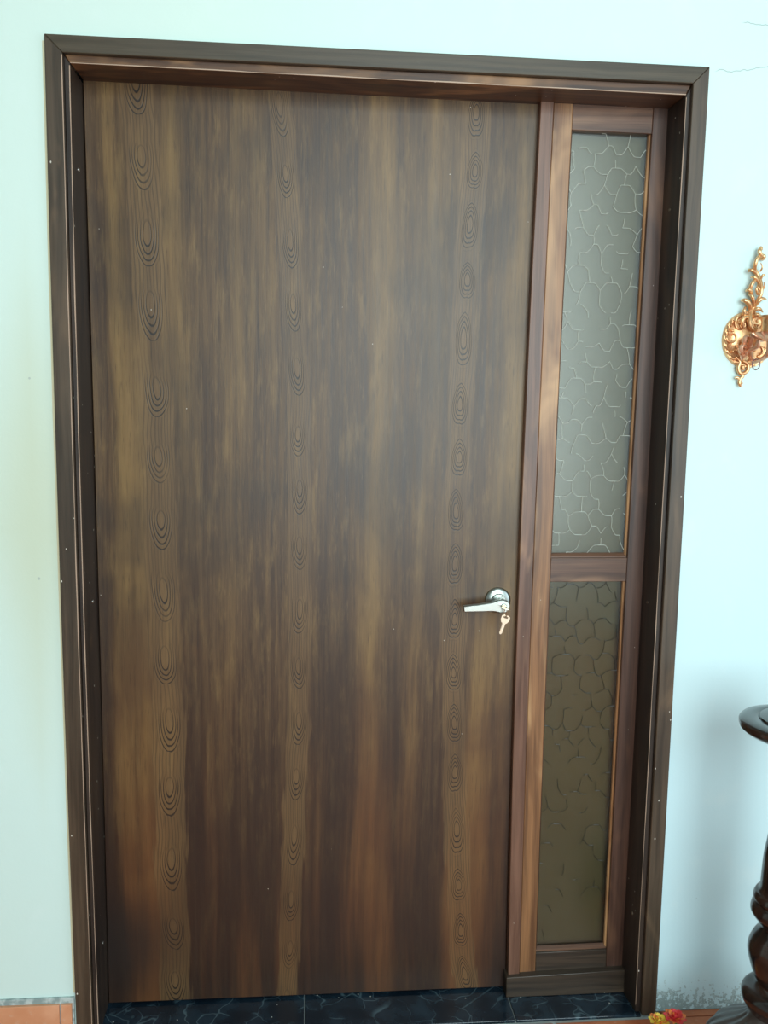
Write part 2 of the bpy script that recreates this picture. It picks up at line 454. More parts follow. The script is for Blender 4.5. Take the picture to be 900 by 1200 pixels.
for b_ in ((-4.3, -3.85, 0, ZC), (-1.15, .2, 0, ZC), (-3.85, -1.15, 0, .17), (-3.85, -1.15, 2.73, ZC)): box(bm, XW1, XW1+.1, *b_)
link('wall_right', bm, M_wall2, smooth=False, kind='structure')
bm = bmesh.new()   # wall behind the camera with the tall bright opening
for b_ in ((XW0, .28, 0, ZC), (2.62, XW1, 0, ZC), (.28, 2.62, 0, .38), (.28, 2.62, 3.52, ZC)): box(bm, b_[0], b_[1], -4.3, -4.2, b_[2], b_[3])
link('wall_back', bm, M_wall2, smooth=False, kind='structure')
bm = bmesh.new(); box(bm, XW0-.1, XW1+.1, -4.3, .2, ZC, ZC+.1); link('ceiling', bm, M_ceil, smooth=False, kind='structure')

# ------------------------------------------------------------------ floor: terracotta tiles, dark marble threshold
fe0, fe1 = G(600, 1197), G(750, 1189.5)
print('threshold front', fe0, fe1)
YT = -.002
bm = bmesh.new(); box(bm, XW0-.1, XW1+.1, -4.3, .2, -.08, -.006)
floor = link('floor', bm, M_grout, smooth=False, kind='structure', label='terracotta tiled floor with a dark marble threshold')
TS = .3
def tile(name, x0, x1, y0, y1, mat, top=0.0, j=.0012):
    bm = bmesh.new(); a = [random.uniform(-j, j) for _ in range(4)]
    box(bm, x0, x1, y0, y1, -.012, top)
    vs = [v for v in bm.verts if v.co.z > top-.001]
    return link(name, bm, mat, floor, smooth=False, bevel=.0015)
jx = G(648, 1194).x
x_s = jx-math.floor((jx-XW0)/TS)*TS
far = bmesh.new()
iy = 0; y1 = -.020
while y1-TS > -4.3:
    x = x_s
    while x < XW1:
        if -1.3 < x < 2.7 and y1 > -1.9: tile('tile', x+.004, x+TS-.004, y1-TS+.004, y1-.004, M_terra)
        else: box(far, x+.004, min(x+TS-.004, XW1), y1-TS+.004, y1-.004, -.012, 0)
        x += TS
    y1 -= TS
for q in range(5):
    xa_ = Rout(0)+.014+q*.3
    tile('tile', xa_+.002, min(xa_+.296, XW1), -.020, -.0005, M_terra)
o = link('tile_field', far, M_terra, floor, smooth=False); o['kind'] = 'stuff'
th = [Lgap(0)+.002, G(200, 1185).x, G(357, 1185).x, G(600, 1182).x, Rgap(0)-.002]
th = [th[0], th[2], th[3], th[4]]
for a, b in zip(th, th[1:]):
    t = tile('threshold_tile', a+.0015, b-.0015, -.010, .19, M_marble, top=.0005)
# left skirting: mortar bed and terracotta skirting tiles on the wall
z1 = W(40, 1178.5, -.01).z; z2 = W(40, 1171, -.006).z
xr = W(84, 1185, -.012).x; xj = W(69.5, 1185, -.012).x
bm = bmesh.new(); box(bm, XW0, xr+.004, -.006, 0.0, 0, z2)
bb = link('baseboard_left', bm, M_mort, smooth=False, kind='structure', label='terracotta skirting tiles left of the door', bevel=.001)
xs = [xr, xj]
while xs[-1] > XW0+.3: xs.append(xs[-1]-.3)
for b, a in zip(xs, xs[1:]):
    bm = bmesh.new(); box(bm, a+.0035, b, -.013, -.005, .0, z1); link('skirting_tile', bm, M_skirt, bb, smooth=False, bevel=.001)

# ------------------------------------------------------------------ casing on the wall
Z = lambda n, z1_, z0=.0: [z0+(z1_-z0)*i/n for i in range(n+1)]
casing = empty('trim_1', (.7, 0, 0), kind='structure', label='dark brown mitred casing around the doorway')
cLo, cLi = meet(Lout, Tout), meet(Linn, Tinn); cRo, cRi = meet(Rout, Tout), meet(Rinn, Tinn)
YB0 = .0
for nm, fo, fi, co, ci, sgn in (('left_casing', Lout, Linn, cLo, cLi, 1), ('right_casing', Rout, Rinn, cRo, cRi, -1)):
    bm = bmesh.new(); secs = []
    n = 14
    for i in range(n+1):
        t = i/n
        zo, zi = co[1]*t, ci[1]*t
        xo, xi = fo(zo), fi(zi)
        secs.append([(xo, YC, zo), (xi, YC, zi), (xi, .0, zi), (xo, .0, zo)])
    loft(bm, secs); link('casing_board', bm, M_case, casing, bevel=.0016)
bm = bmesh.new(); secs = []
for i in range(11):
    t = i/10
    xo = cLo[0]+(cRo[0]-cLo[0])*t; xi = cLi[0]+(cRi[0]-cLi[0])*t
    secs.append([(xo, YC, Tout(xo)), (xi, YC, Tinn(xi)), (xi, 0, Tinn(xi)), (xo, 0, Tout(xo))])
loft(bm, secs); link('casing_board', bm, M_caseT, casing, bevel=.0016)
bm = bmesh.new(); secs = []
for z in Z(14, cLo[1]-.01, z2+.01):
    wv = .0062+.0022*noise.noise(Vector((0, 0, z*9))); xo = Lout(z)
    secs.append([(xo-wv, -.0025, z), (xo+.0005, -.0045, z), (xo+.0005, 0, z), (xo-wv, 0, z)])
loft(bm, secs); link('filler_bead', bm, M_caulk, casing)
bm = bmesh.new(); secs = []
for i in range(25):
    x = cLo[0]+(cRo[0]-cLo[0])*i/24; wv = .0035+.002*noise.noise(Vector((x*9, 0, 0))); zz = Tout(x)
    secs.append([(x, -.004, zz-.0005), (x, 0, zz-.0005), (x, 0, zz+wv), (x, -.002, zz+wv)])
loft(bm, secs); link('filler_bead', bm, M_wall, casing)

# ------------------------------------------------------------------ frame (jambs and head) inside the opening
frame = empty('trim_2', (.7, .05, 0), kind='structure', label='dark wooden door frame set inside the casing')
aL = meet(Larr, Tarr); aR = meet(Rarr, Tarr)
gL = meet(Lgap, Tgap); gR = meet(Rgap, Tgap)
for nm, fg, fa, fb, yb, g, a in (('left_jamb', Lgap, Larr, Lleaf, YL, gL, aL), ('right_jamb', Rgap, Rarr, Rstl, YS, gR, aR)):
    bm = bmesh.new(); secs = []
    s = 1 if nm[0] == 'l' else -1
    for i in range(15):
        t = i/14
        za, zg = a[1]*t, g[1]*t
        xb = fb(za)+s*.0005
        slope = (xb-fa(za))/yb
        xm = MIDL(zg) if s > 0 else MIDR(zg)
        secs.append([(xm, .012, zg), (fg(zg), .012, zg), (fg(zg)+s*.0005, .0, zg), (fa(za), .0, za), (xb, yb, za), (xb+slope*(.15-yb), .15, za), (xm, .15, zg)])
    loft(bm, secs); j = link('jamb', bm, M_jamb, frame, bevel=.0022)
    j['label'] = 'left jamb' if s > 0 else 'right jamb'
bm = bmesh.new(); secs = []
for i in range(9):
    t = i/8
    xg = gL[0]+(gR[0]-gL[0])*t+(.002 if i == 0 else -.002 if i == 8 else 0); xa = aL[0]+(aR[0]-aL[0])*t
    secs.append([(xg, .012, MIDT(xg)), (xg, .012, Tgap(xg)), (xg, 0, Tgap(xg)-.0005), (xa, 0, Tarr(xa)), (xa, .10, Tleaf(xa)), (xa, .15, Tleaf(xa)), (xg, .15, MIDT(xg))])
loft(bm, secs); link('frame_head', bm, M_head, frame, bevel=.002)
M_edge_highlight = Mat('pale edge highlight', rough=.5).col((.46, .32, .23)).m  # pale colour paints the highlight along the lit arrises
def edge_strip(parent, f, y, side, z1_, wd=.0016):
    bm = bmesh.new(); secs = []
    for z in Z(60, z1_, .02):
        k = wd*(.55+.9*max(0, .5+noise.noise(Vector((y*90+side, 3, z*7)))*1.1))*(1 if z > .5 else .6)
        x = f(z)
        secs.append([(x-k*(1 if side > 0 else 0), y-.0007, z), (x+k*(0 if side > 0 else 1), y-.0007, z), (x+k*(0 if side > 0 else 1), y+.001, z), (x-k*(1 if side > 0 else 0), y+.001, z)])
    loft(bm, secs); link('edge_highlight', bm, M_edge_highlight, parent, smooth=False)
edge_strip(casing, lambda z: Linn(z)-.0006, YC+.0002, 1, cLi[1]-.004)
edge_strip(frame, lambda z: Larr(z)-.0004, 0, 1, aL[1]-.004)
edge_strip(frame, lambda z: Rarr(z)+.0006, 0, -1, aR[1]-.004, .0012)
bm = bmesh.new(); secs = []  # painted highlight along the head's lower edge
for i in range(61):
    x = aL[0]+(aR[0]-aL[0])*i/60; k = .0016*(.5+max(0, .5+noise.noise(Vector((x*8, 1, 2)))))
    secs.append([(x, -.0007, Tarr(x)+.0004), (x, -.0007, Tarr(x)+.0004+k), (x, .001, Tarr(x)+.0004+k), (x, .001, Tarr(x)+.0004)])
loft(bm, secs); link('edge_highlight', bm, M_edge_highlight, frame, smooth=False)
# screws in the jambs
for (px, py, s) in ((92, 199, 1), (108.8, 705, 1), (120.5, 1105, 1), (785, 246, -1), (759, 706, -1), (741, 1070, -1)):
    fa, fb, yb = (Larr, Lleaf, YL) if s > 0 else (Rarr, Rstl, YS)
    # the point on the reveal seen there
    best = None
    for k in range(60):
        Y = yb*k/59; p = W(px, py, Y); t = Y/yb; X = fa(p.z)*(1-t)+fb(p.z)*t
        if best is None or abs(p.x-X) < best[0]: best = (abs(p.x-X), X, Y, p.z)
    _, X, Y, z = best
    bm = bmesh.new()
    prof = [(.0002, .0022), (.0030, .0020), (.0042, .001), (.0046, -.003)]
    rows = [[(X+s*h, Y+r*math.cos(a), z+r*math.sin(a)) for a in [2*math.pi*q/16 for q in range(16)]] for r, h in prof]
    loft(bm, rows)
    link('screw', bm, M_screw if s > 0 else M_case, frame)

# ------------------------------------------------------------------ door leaf
door = empty('door_1', (.55, .12, 0), kind='structure', label='large flush door with three figured veneer strips')
bm = bmesh.new(); secs = []
zt = 2.2
for i in range(15):
    t = i/14
    xl, zl = meet(Lleaf, Tleaf); xr_, zr = meet(LfR, Tleaf)
    za = .007+(zl+.004-.007)*t; zb = .007+(zr+.004-.007)*t
    x0, x1 = Lleaf(za)+.0022, LfR(zb)
    secs.append([(x0, YL, za), (x1, YL, zb), (x1, YL+.04, zb), (x0, YL+.04, za)])
loft(bm, secs); leaf = link('door_leaf', bm, M_leaf, door, bevel=.0012)
bm = bmesh.new(); box(bm, Lgap(1)-.02, Rgap(1)+.02, .16, .19, 0.001, 2.2)  # unseen board added to keep light from leaking past the door and glass
link('light_stop_board', bm, M_dark, smooth=False, kind='structure', label='added dark board stopping light leaks behind the door')

# handle
hc = W(583.5, 703.5, YL-.004); hx, hz = hc.x, hc.z
hand = empty('lever_handle', (hx, YL, hz)); hand.parent = door; hand.location = Vector((hx, YL, hz))-Vector(door.location)
hand['label'] = 'satin steel lever handle with key lock'
bm = bmesh.new(); lathe(bm, [(.0302, 0), (.0306, .003), (.0290, .0062), (.0255, .0085), (.0175, .0098), (.0165, .0115), (.0160, .014), (.001, .014)], (hx, YL, hz), 48, 'Y')
link('rosette', bm, M_steel, hand)
bm = bmesh.new(); lathe(bm, [(.0125, .010), (.0118, .020), (.0118, .040), (.001, .041)], (hx, YL, hz), 32, 'Y')
link('neck', bm, M_steel, hand)
YV = YL-.052
out = [(543.3, 710.8), (560, 709), (576, 706.6), (584, 703.8), (590, 703.0), (595.5, 705), (598, 709.5), (597, 714.5), (593, 718.2), (587, 718.6), (579, 716.8), (560, 717.2), (543.6, 717.6)]
bm = bmesh.new()
loft(bm, [[W(a, b, YV) for a, b in out], [W(a, b, YV)+Vector((0, .015, 0)) for a, b in out]])
link('lever', bm, M_steel, hand, bevel=.002)
lc = W(590.3, 711, YV)
bm = bmesh.new(); lathe(bm, [(.0072, -.002), (.0072, .0012), (.0062, .002), (.001, .002)], lc, 28, 'Y')
link('lock_face', bm, M_steel, hand)
bm = bmesh.new(); lathe(bm, [(.0048, .001), (.0048, .0028), (.0005, .0028)], lc, 24, 'Y')
link('lock_cylinder', bm, M_brass, hand, label='brass lock cylinder')
# key standing in the lock, seen edge on, and the second key hanging from it by a wire ring
def flat_key(name, A, B, C, thick, label, normal):
    """A bow centre, B tip; C width direction"""
    A, B = Vector(A), Vector(B); d = (B-A).normalized(); L = (B-A).length; s = Vector(normal).cross(d).normalized(); nn = s.cross(d).normalized()
    def P(u, v, h): return A+d*u+s*v+nn*h
    o_ = [(-.0095, -.006), (-.0095, .006), (-.006, .0098), (.002, .0100), (.0085, .0070), (.0105, .0038), (L-.003, .0034), (L, .0012), (L, -.001), (L-.003, -.0030),
          (L-.007, -.0020), (L-.010, -.0034), (L-.013, -.0022), (.0105, -.0038), (.0085, -.0070), (.002, -.0100), (-.006, -.0098)]
    i_ = [(-.0065, -.003), (-.0065, .003), (-.0060, .0052), (-.0045, .0055), (-.0030, .0052), (-.0022, .0040), (-.002, .003), (-.002, .002), (-.002, -.000), (-.002, -.001),
          (-.002, -.0015), (-.002, -.002), (-.002, -.003), (-.0022, -.0040), (-.0030, -.0052), (-.0045, -.0055), (-.0060, -.0052)]
    bm = bmesh.new()
    rows = [[bm.verts.new(P(u, v, h)) for u, v in lst] for lst, h in ((o_, -thick), (o_, thick), (i_, thick), (i_, -thick))]
    n = len(o_)
    for a, b in zip(rows, rows[1:]+rows[:1]):
        for k in range(n): bm.faces.new((a[k], a[(k+1) % n], b[(k+1) % n], b[k]))
    o = link(name, bm, M_key, smooth=False, label=label, cat='key')
    return rebase(o)
kp = lc+Vector((.0005, -.016, 0))
flat_key('key', kp, lc+Vector((0, .010, 0)), None, .0009, 'silvery key pushed into the lock of the lever handle', (0.25, 0, 1))
ra = kp+Vector((.0035, -.002, -.002))
hk = W(592, 725.5, YV-.014); ht = W(586, 743, YV-.012)
flat_key('key', hk, ht, None, .0009, 'pale flat key hanging below the lever handle', (0, -1, .0))
bm = bmesh.new(); mid = (kp+Vector((0, -.004, 0))+W(591.5, 722.0, YV-.014))/2; top = kp+Vector((0, -.003, .0015)); bot = W(592.2, 722.6, YV-.014)
ax_ = (bot-top)/2; pl = Vector((.5, -1, 0)).normalized()*.0045; pts = []
for k in range(21):
    a = 2*math.pi*k/20; pts.append((top+bot)/2+ax_*math.cos(a)*1.15+pl*math.sin(a))
tube(bm, pts, .0009, 8, 2)
rebase(link('wire_ring', bm, M_key, label='small wire ring joining the two keys at the handle', cat='ring'))

# ------------------------------------------------------------------ sidelight window beside the door
sid = empty('window_1', (1.15, .1, 0), kind='structure', label='narrow two-pane sidelight window right of the door')
def upright(name, fl, fr_, y, z0, z1_, mat, th_=.035, extra=0, **k):
    bm = bmesh.new()
    loft(bm, [[(fl(z), y, z), (fr_(z), y, z), (fr_(z)+extra, y+th_, z), (fl(z), y+th_, z)] for z in Z(14, z1_, z0)])
    return link(name, bm, mat, sid, bevel=.0014, **k)
zs0 = Sil_t(Post(0.05)); zs1 = Tsid(Post(2.1))+.004
upright('door_post', Post, Pst2, YP, zs0-.002, Tsid(Post(2.1))+.004, M_post, .06)
upright('stile', Pst3, GlL, YS, zs0-.002, Tsid(Pst3(2.1))+.004, M_stile, .035)
upright('stile', GlR, lambda z: Rstl(z)+.002, YS, zs0-.012, Tsid(Rstl(2.1))+.004, M_stile2, .035)
def rail(name, fz0, fz1, xa, xb, y, mat, th_=.033, ex=0.0):
    bm = bmesh.new()
    def X(f, z): return f(z)
    L0, L1 = meet(xa, fz0, 1), meet(xa, fz1, 1); R_0, R_1 = meet(xb, fz0, 1), meet(xb, fz1, 1)
    loft(bm, [[(L0[0]-ex, y, L0[1]), (L0[0]-ex, y+th_, L0[1]), (L1[0]-ex, y+th_, L1[1]), (L1[0]-ex, y, L1[1])],
              [(R_0[0]+ex, y, R_0[1]), (R_0[0]+ex, y+th_, R_0[1]), (R_1[0]+ex, y+th_, R_1[1]), (R_1[0]+ex, y, R_1[1])]])
    return link(name, bm, mat, sid, bevel=.0012)
rail('rail', Rl_t, lambda x: Tsid(x)+.004, GlL, GlR, YS+.0006, M_rail)
rail('rail', Rl_m2, Rl_m1, GlL, GlR, YS+.0006, M_rail)
rail('rail', lambda x: Sil_t(x)-.004, Rl_b, GlL, GlR, YS+.0006, M_sill)
# sill board standing on the threshold
b0 = W(593, 1167, YB); b1 = W(729, 1158.5, YB)
bm = bmesh.new()
zt0, zt1 = W(593, 1146, YB).z, W(727, 1137, YB).z
loft(bm, [[(b0.x, YB, .0008), (b0.x, YB+.06, .0008), (b0.x, YB+.06, zt0), (b0.x, YB, zt0)], [(Rstl(.03)+.002, YB, .0008), (Rstl(.03)+.002, YB+.06, .0008), (Rstl(.05)+.002, YB+.06, zt1), (Rstl(.05)+.002, YB, zt1)]])
link('sill_board', bm, M_sill, sid, bevel=.0018)
# glazing beads along the right and lower sides, glass panes with raised crazed pattern
def pane_part(z0f, z1f, seed, M_relief, wd, hgt, fade=0.0):
    rnd = random.Random(seed)
    xm0, xm1 = GlL, GlR
    za, zb = z0f(GlL(1)), z1f(GlL(1))
    bm = bmesh.new()
    loft(bm, [[(GlL(z)-.004, YG+.0, z), (GlR(z)+.004, YG+.0, z), (GlR(z)+.004, YG+.004, z), (GlL(z)-.004, YG+.004, z)] for z in Z(8, zb+.003, za-.003)])
    p = link('glass_pane', bm, M_glass, sid, smooth=False)
    # raised lines: a jittered honeycomb with some lines missing
    S = .0285; bm = bmesh.new(); nodes = {}
    x0 = min(GlL(za), GlL(zb))-.03; x1 = max(GlR(za), GlR(zb))+.03
    def nd(i, j):
        if (i, j) not in nodes:
            h = S*.866; xx = x0+i*h; zz = za-.03+j*S*1.5+(S*.5 if (i+j) % 2 else 0)
            nodes[(i, j)] = Vector((xx+rnd.uniform(-.22, .22)*S, YG, zz+rnd.uniform(-.20, .20)*S))
        return nodes[(i, j)]
    ni = int((x1-x0)/(S*.866))+1; nj = int((zb-za+.06)/(S*1.5))+1
    segs = []
    for i in range(ni):
        for j in range(nj):
            segs.append((nd(i, j), nd(i+1, j)))
            if (i+j) % 2: segs.append((nd(i, j), nd(i, j+1)))
    for a, b in segs:
        if rnd.random() < .13+fade*max(0, 1-(a.z-za)/(zb-za)*1.6): continue
        d = b-a; s = Vector((-d.z, 0, d.x)).normalized(); c = rnd.uniform(-.16, .16)*d.length
        lo, hi = (0, 1) if rnd.random() < .75 else ((0, .6) if rnd.random() < .5 else (.35, 1))
        tt = [lo+(hi-lo)*k/6 for k in range(7)]
        if abs(d.x) > abs(d.z)*.5:      # flat run, then a bend up or down
            P = []; fl_ = rnd.random() < .5
            for t in tt:
                e = max(0., (t-.45)/.55)**1.3 if fl_ else 1-max(0., (.55-t)/.55)**1.3
                P.append(Vector((a.x+d.x*t, YG, a.z+d.z*e)))
        else: P = [a+d*t+s*c*2*t*(1-t) for t in tt]
        P = [q for q in P if za < q.z < zb and GlL(q.z) < q.x < GlR(q.z)]
        if len(P) < 2: continue
        rows = []
        for k, q in enumerate(P):
            t = (P[min(k+1, len(P)-1)]-P[max(k-1, 0)]).normalized(); n_ = Vector((-t.z, 0, t.x))
            if n_.x < 0: n_ = -n_
            rows.append([q-n_*wd*.75, q+n_*wd, q-n_*wd*.7+Vector((0, -hgt, 0))])
        loft(bm, rows)
    r_ = link('raised_pattern', bm, M_relief, p, smooth=False)
    r_['kind'] = 'stuff'
    # beads
    for (fx, sgn, mt) in ((GlR, -1, M_stile), (GlL, 1, M_stile2)):
        bm = bmesh.new()
        loft(bm, [[(fx(z)+sgn*.004, YG-.005, z), (fx(z), YG-.007, z), (fx(z), YG, z), (fx(z)+sgn*.005, YG, z)] for z in Z(8, zb, za)])
        link('glazing_bead', bm, mt, sid, smooth=False)
    bm = bmesh.new()
    xa, xb = GlL(za), GlR(za); z2_ = z0f(xb)
    loft(bm, [[(xx, YG-.008, zz), (xx, YG-.008, zz+.003), (xx, YG, zz+.010), (xx, YG, zz)] for xx, zz in ((xa, za), (xb, z2_))])
    link('glazing_bead', bm, M_rail, sid, smooth=False)
def mat_relief(base=(.60, .62, .54), ior=2.0, ro=.12):
    m = bpy.data.materials.new('raised glass line'); m.use_nodes = True; b = m.node_tree.nodes['Principled BSDF']
    b.inputs['Base Color'].default_value = (*base, 1); b.inputs['Roughness'].default_value = ro
    b.inputs['IOR'].default_value = ior
    return m
pane_part(Rl_m1, Rl_t, 3, mat_relief(), .0007, .0008)  # pale base colour paints the glints on the upper pane's lines
pane_part(Rl_b, Rl_m2, 5, mat_relief((.012, .012, .010), 1.45, .30), .0008, .0004, .8)  # near-black base stands in for the lower lines' dark reflections
bm = bmesh.new(); box(bm, GlL(1)-.035, GlR(1)+.04, YG+.024, YG+.034, .03, 2.15)
link('backing_board', bm, M_backing, sid, smooth=False, label='plain brown board behind the glass')

# ------------------------------------------------------------------ gilt wall sconce
sc = empty('wall_sconce', (W(877, 398).x, -.02, W(877, 398).z), label='gilt rococo candle sconce on the aqua wall right of the door', cat='sconce')
c0 = W(877, 398, -.006); PXM = (W(900, 398)-W(877, 398)).length/23
cx_, cz_ = c0.x, c0.z
rx, rz = 29.5*PXM, 31.5*PXM
def Ws(px, py, Y=-.014): return W(px, py, Y)
bm = bmesh.new()
prof = [(1.0, .0), (1.0, .003), (.97, .008), (.90, .0095), (.84, .0065), (.80, .0055), (.55, .0075), (.3, .012), (.02, .014)]
rows = [[(cx_+rx*r*math.cos(a), -h, cz_+rz*r*math.sin(a)) for a in [2*math.pi*k/64 for k in range(64)]] for r, h in prof]
loft(bm, rows)
for k in range(26):      # rope rim
    a = 2*math.pi*k/26; a2 = a+.20
    tube(bm, [(cx_+rx*.97*math.cos(a), -.007, cz_+rz*.97*math.sin(a)), (cx_+rx*.89*math.cos(a2), -.010, cz_+rz*.89*math.sin(a2))], [.0022, .0030], 7, 2)
link('backplate', bm, M_gold, sc)
bm = bmesh.new()
for s in (1, -1):        # raised scrolls on the plate
    for (a0, rr, sz) in ((2.1, .62, .30), (3.0, .66, .26), (3.9, .62, .30), (1.1, .60, .26)):
        pts = []
        for k in range(9):
            t = k/8; an = t*5.2*s+a0
            q = sz*(1-.75*t)
            pts.append((cx_+rx*(rr*math.cos(a0*s if s > 0 else math.pi-a0)+q*math.cos(an)), -.009, cz_+rz*(rr*math.sin(a0)*1.0+q*math.sin(an))))
        tube(bm, pts, [.0026]*4+[.0022]*3+[.0018, .0030], 8, 3)
for k in range(12):
    a = 2*math.pi*k/12+.1; blob(bm, (cx_+rx*.72*math.cos(a), -.0075, cz_+rz*.72*math.sin(a)), .0034, (1, .8, 1))
for k in range(8):       # leafy rosette at the root of the arm
    a = 2*math.pi*k/8; tube(bm, [(cx_, -.014, cz_-.01), (cx_+.012*math.cos(a), -.019, cz_-.01+.013*math.sin(a)), (cx_+.020*math.cos(a), -.012, cz_-.01+.022*math.sin(a))], [.003, .005, .0016], 8, 3)
link('scroll_relief', bm, M_gold, sc)
bm = bmesh.new()
curls = [
 ([(891.5, 290), (890, 294), (892, 299), (895.5, 301), (893.5, 304), (890, 301.5)], [.0028, .0042, .0050, .0042, .0030, .0016]),
 ([(892, 299), (887.5, 303), (885, 310), (884.5, 316), (888, 322), (891.5, 331), (892.5, 341), (889.5, 350), (884.5, 358), (880.5, 366), (878.5, 375), (879.5, 383), (884, 387)],
  [.0035, .0040, .0045, .0045, .0042, .0040, .0040, .0045, .005, .0055, .0060, .005, .003]),
 ([(877, 317), (881, 316.5), (885, 319.5), (888.5, 325)], [.0040, .0036, .0034, .0018]),
 ([(880, 325), (884, 325), (887.5, 328.5), (890, 336)], [.0020, .0038, .0034, .0018]),
 ([(887, 327), (882.5, 331), (879.5, 337), (880, 343), (882.5, 350), (883.5, 357)], [.0028, .0042, .0044, .0040, .0034, .0026]),
 ([(874, 341), (877.5, 339.5), (880.5, 342), (882, 348)], [.0020, .0044, .0038, .002]),
 ([(877.5, 344), (881, 347), (883, 353), (883.5, 361)], [.0026, .0038, .0038, .002]),
 ([(868.5, 352), (872.5, 352), (877, 355), (879, 361), (878, 369)], [.0020, .0050, .0058, .0052, .003]),
 ([(898, 350.5), (893, 350), (888.5, 353.5), (884, 360), (880.5, 368)], [.0014, .0042, .0046, .0040, .0030]),
 ([(894, 366), (890.5, 362), (886, 362.5), (882, 367), (879.5, 374)], [.0012, .0034, .0040, .0040, .0030]),
 ([(893, 373), (889, 369), (885, 369.5), (881.5, 373), (880, 379)], [.0012, .0030, .0036, .0036, .0026]),
 ([(892.5, 343), (889, 338), (887.5, 334)], [.0034, .0026, .0012]),
 ([(888, 345), (886.5, 339), (888, 335)], [.0030, .0024, .0014]),
 ([(872.5, 371), (872, 364), (873.5, 360)], [.0036, .0042, .0022]),
 ([(891, 318), (893.5, 313), (891.5, 308)], [.0022, .0016, .0008]), ([(891, 328), (894.5, 322), (896.5, 324)], [.0024, .0026, .0012]),
 ([(893, 341), (896, 335), (895, 330)], [.0022, .0018, .0008]),
 ([(871, 385), (870, 376), (874, 371), (879, 376), (879, 384), (884, 388), (888, 384)], [.0030, .0042, .0044, .0042, .0044, .0044, .0030]),
]
for pts, rad in curls: tube(bm, [Ws(a, b, -.012-.006*math.sin(i*1.3)) for i, (a, b) in enumerate(pts)], rad, 10, 4)
blob(bm, Ws(891.5, 291.5), .0052, (.9, .8, 1.1)); blob(bm, Ws(894.8, 300.5), .0052)
link('upper_scroll', bm, M_gold, sc)
bm = bmesh.new()
curls = [
 ([(862, 418), (867, 424), (865, 431), (867, 437), (872, 437.5), (876.5, 433), (875.5, 426), (871, 423)], [.003, .0046, .0046, .0042, .0042, .0042, .0040, .003]),
 ([(871, 434), (870.5, 430), (872.5, 427)], [.0030, .0046, .0022]),
 ([(868, 437), (870.5, 441), (867.5, 444), (866.5, 449), (868, 453)], [.0038, .0036, .0032, .0040, .0024]),
 ([(861.5, 443), (864.5, 442.5), (866.5, 446)], [.0020, .0034, .0024]),
 ([(866, 448), (870, 449.5)], [.0036, .0020]),
]
for pts, rad in curls: tube(bm, [Ws(a, b, -.010) for a, b in pts], rad, 10, 4)
link('lower_scroll', bm, M_gold, sc)
# arm sweeping out from the plate to the candle cup
cup = W(903, 393, -.085); bm = bmesh.new()
root = Vector((cx_, -.014, cz_-.020))
tube(bm, [root, root+Vector((-.002, -.02, -.028)), Vector(((root.x+cup.x)/2, -.055, cz_-.046)), cup+Vector((-.004, 0, -.040)), cup+Vector((0, 0, -.012))], [.0060, .0048, .0046, .0048, .0070], 12, 6)
for (a, b, y_) in ((872, 398, -.03), (880, 396, -.035), (868, 408, -.03), (887, 402, -.045)):
    tube(bm, [W(876, 412, y_+.012), W(a, b+4, y_), W(a+2, b-3, y_-.004), W(a+7, b-2, y_)], [.003, .0055, .0045, .0018], 9, 4)
for (a, b) in ((864, 405), (870, 410), (875, 402), (866, 414)): tube(bm, [W(a, b, -.02), W(a+4, b+3, -.028), W(a+3, b+8, -.022)], [.002, .0058, .002], 8, 3)
link('arm', bm, M_gold2, sc, label='rosy gilt arm')
bm = bmesh.new()
lathe(bm, [(.003, -.014), (.012, -.012), (.028, -.004), (.036, .003), (.037, .005), (.034, .005), (.024, .000), (.006, .001)], cup, 40)
for k in range(10):
    a = 2*math.pi*k/10; v = Vector((math.cos(a), math.sin(a), 0))
    tube(bm, [cup+v*.014+Vector((0, 0, -.006)), cup+v*.028+Vector((0, 0, -.001)), cup+v*.040+Vector((0, 0, .004))], [.003, .0055, .0020], 7, 3, .5)
link('drip_pan', bm, M_gold2, sc, label='leafy drip pan')
bm = bmesh.new()
lathe(bm, [(.006, .000), (.016, .002), (.019, .007), (.0195, .030), (.0215, .034), (.0255, .037), (.0262, .040), (.0225, .041), (.0195, .039), (.018, .012), (.001, .011)], cup, 40)
link('candle_cup', bm, M_gold, sc)
bm = bmesh.new(); rc = W(886, 427, -.055)
tube(bm, [rc+Vector((.0085*math.cos(a), 0, .0115*math.sin(a))) for a in [2*math.pi*k/20 for k in range(21)]], .0011, 8, 2)
link('hanging_ring', bm, M_ring, sc, label='thin dark ring')

# ------------------------------------------------------------------ turned stand at the right edge
YN = -.30
tc_ = W(938, 851, YN); NX = tc_.x; NZt = tc_.z
nx = empty('pedestal_stand', (NX, YN, 0), label='dark polished turned wooden pedestal stand at the right edge of the picture', cat='stand')
k_ = 67/ (1000/((W(938, 851, YN)-CAM).dot(FWD))); k_ = 67*((W(938, 851, YN)-CAM).dot(FWD))/1000
Rt = k_
bm = bmesh.new()
lathe(bm, [(.02, -.030), (Rt*.62, -.028), (Rt*.80, -.022), (Rt*.93, -.015), (Rt*.98, -.010), (Rt*.965, -.007), (Rt, -.004), (Rt, .002), (Rt*.97, .006), (Rt*.90, .0085), (Rt*.70, .011), (Rt*.675, .0095), (Rt*.66, .013), (Rt*.55, .015), (.001, .016)], (NX, YN, NZt), 72)
link('round_top', bm, M_ebony, nx)
def pr(px, py):      # radius and height of a silhouette point of the column
    P = W(px, py, YN); return (NX-P.x, P.z)
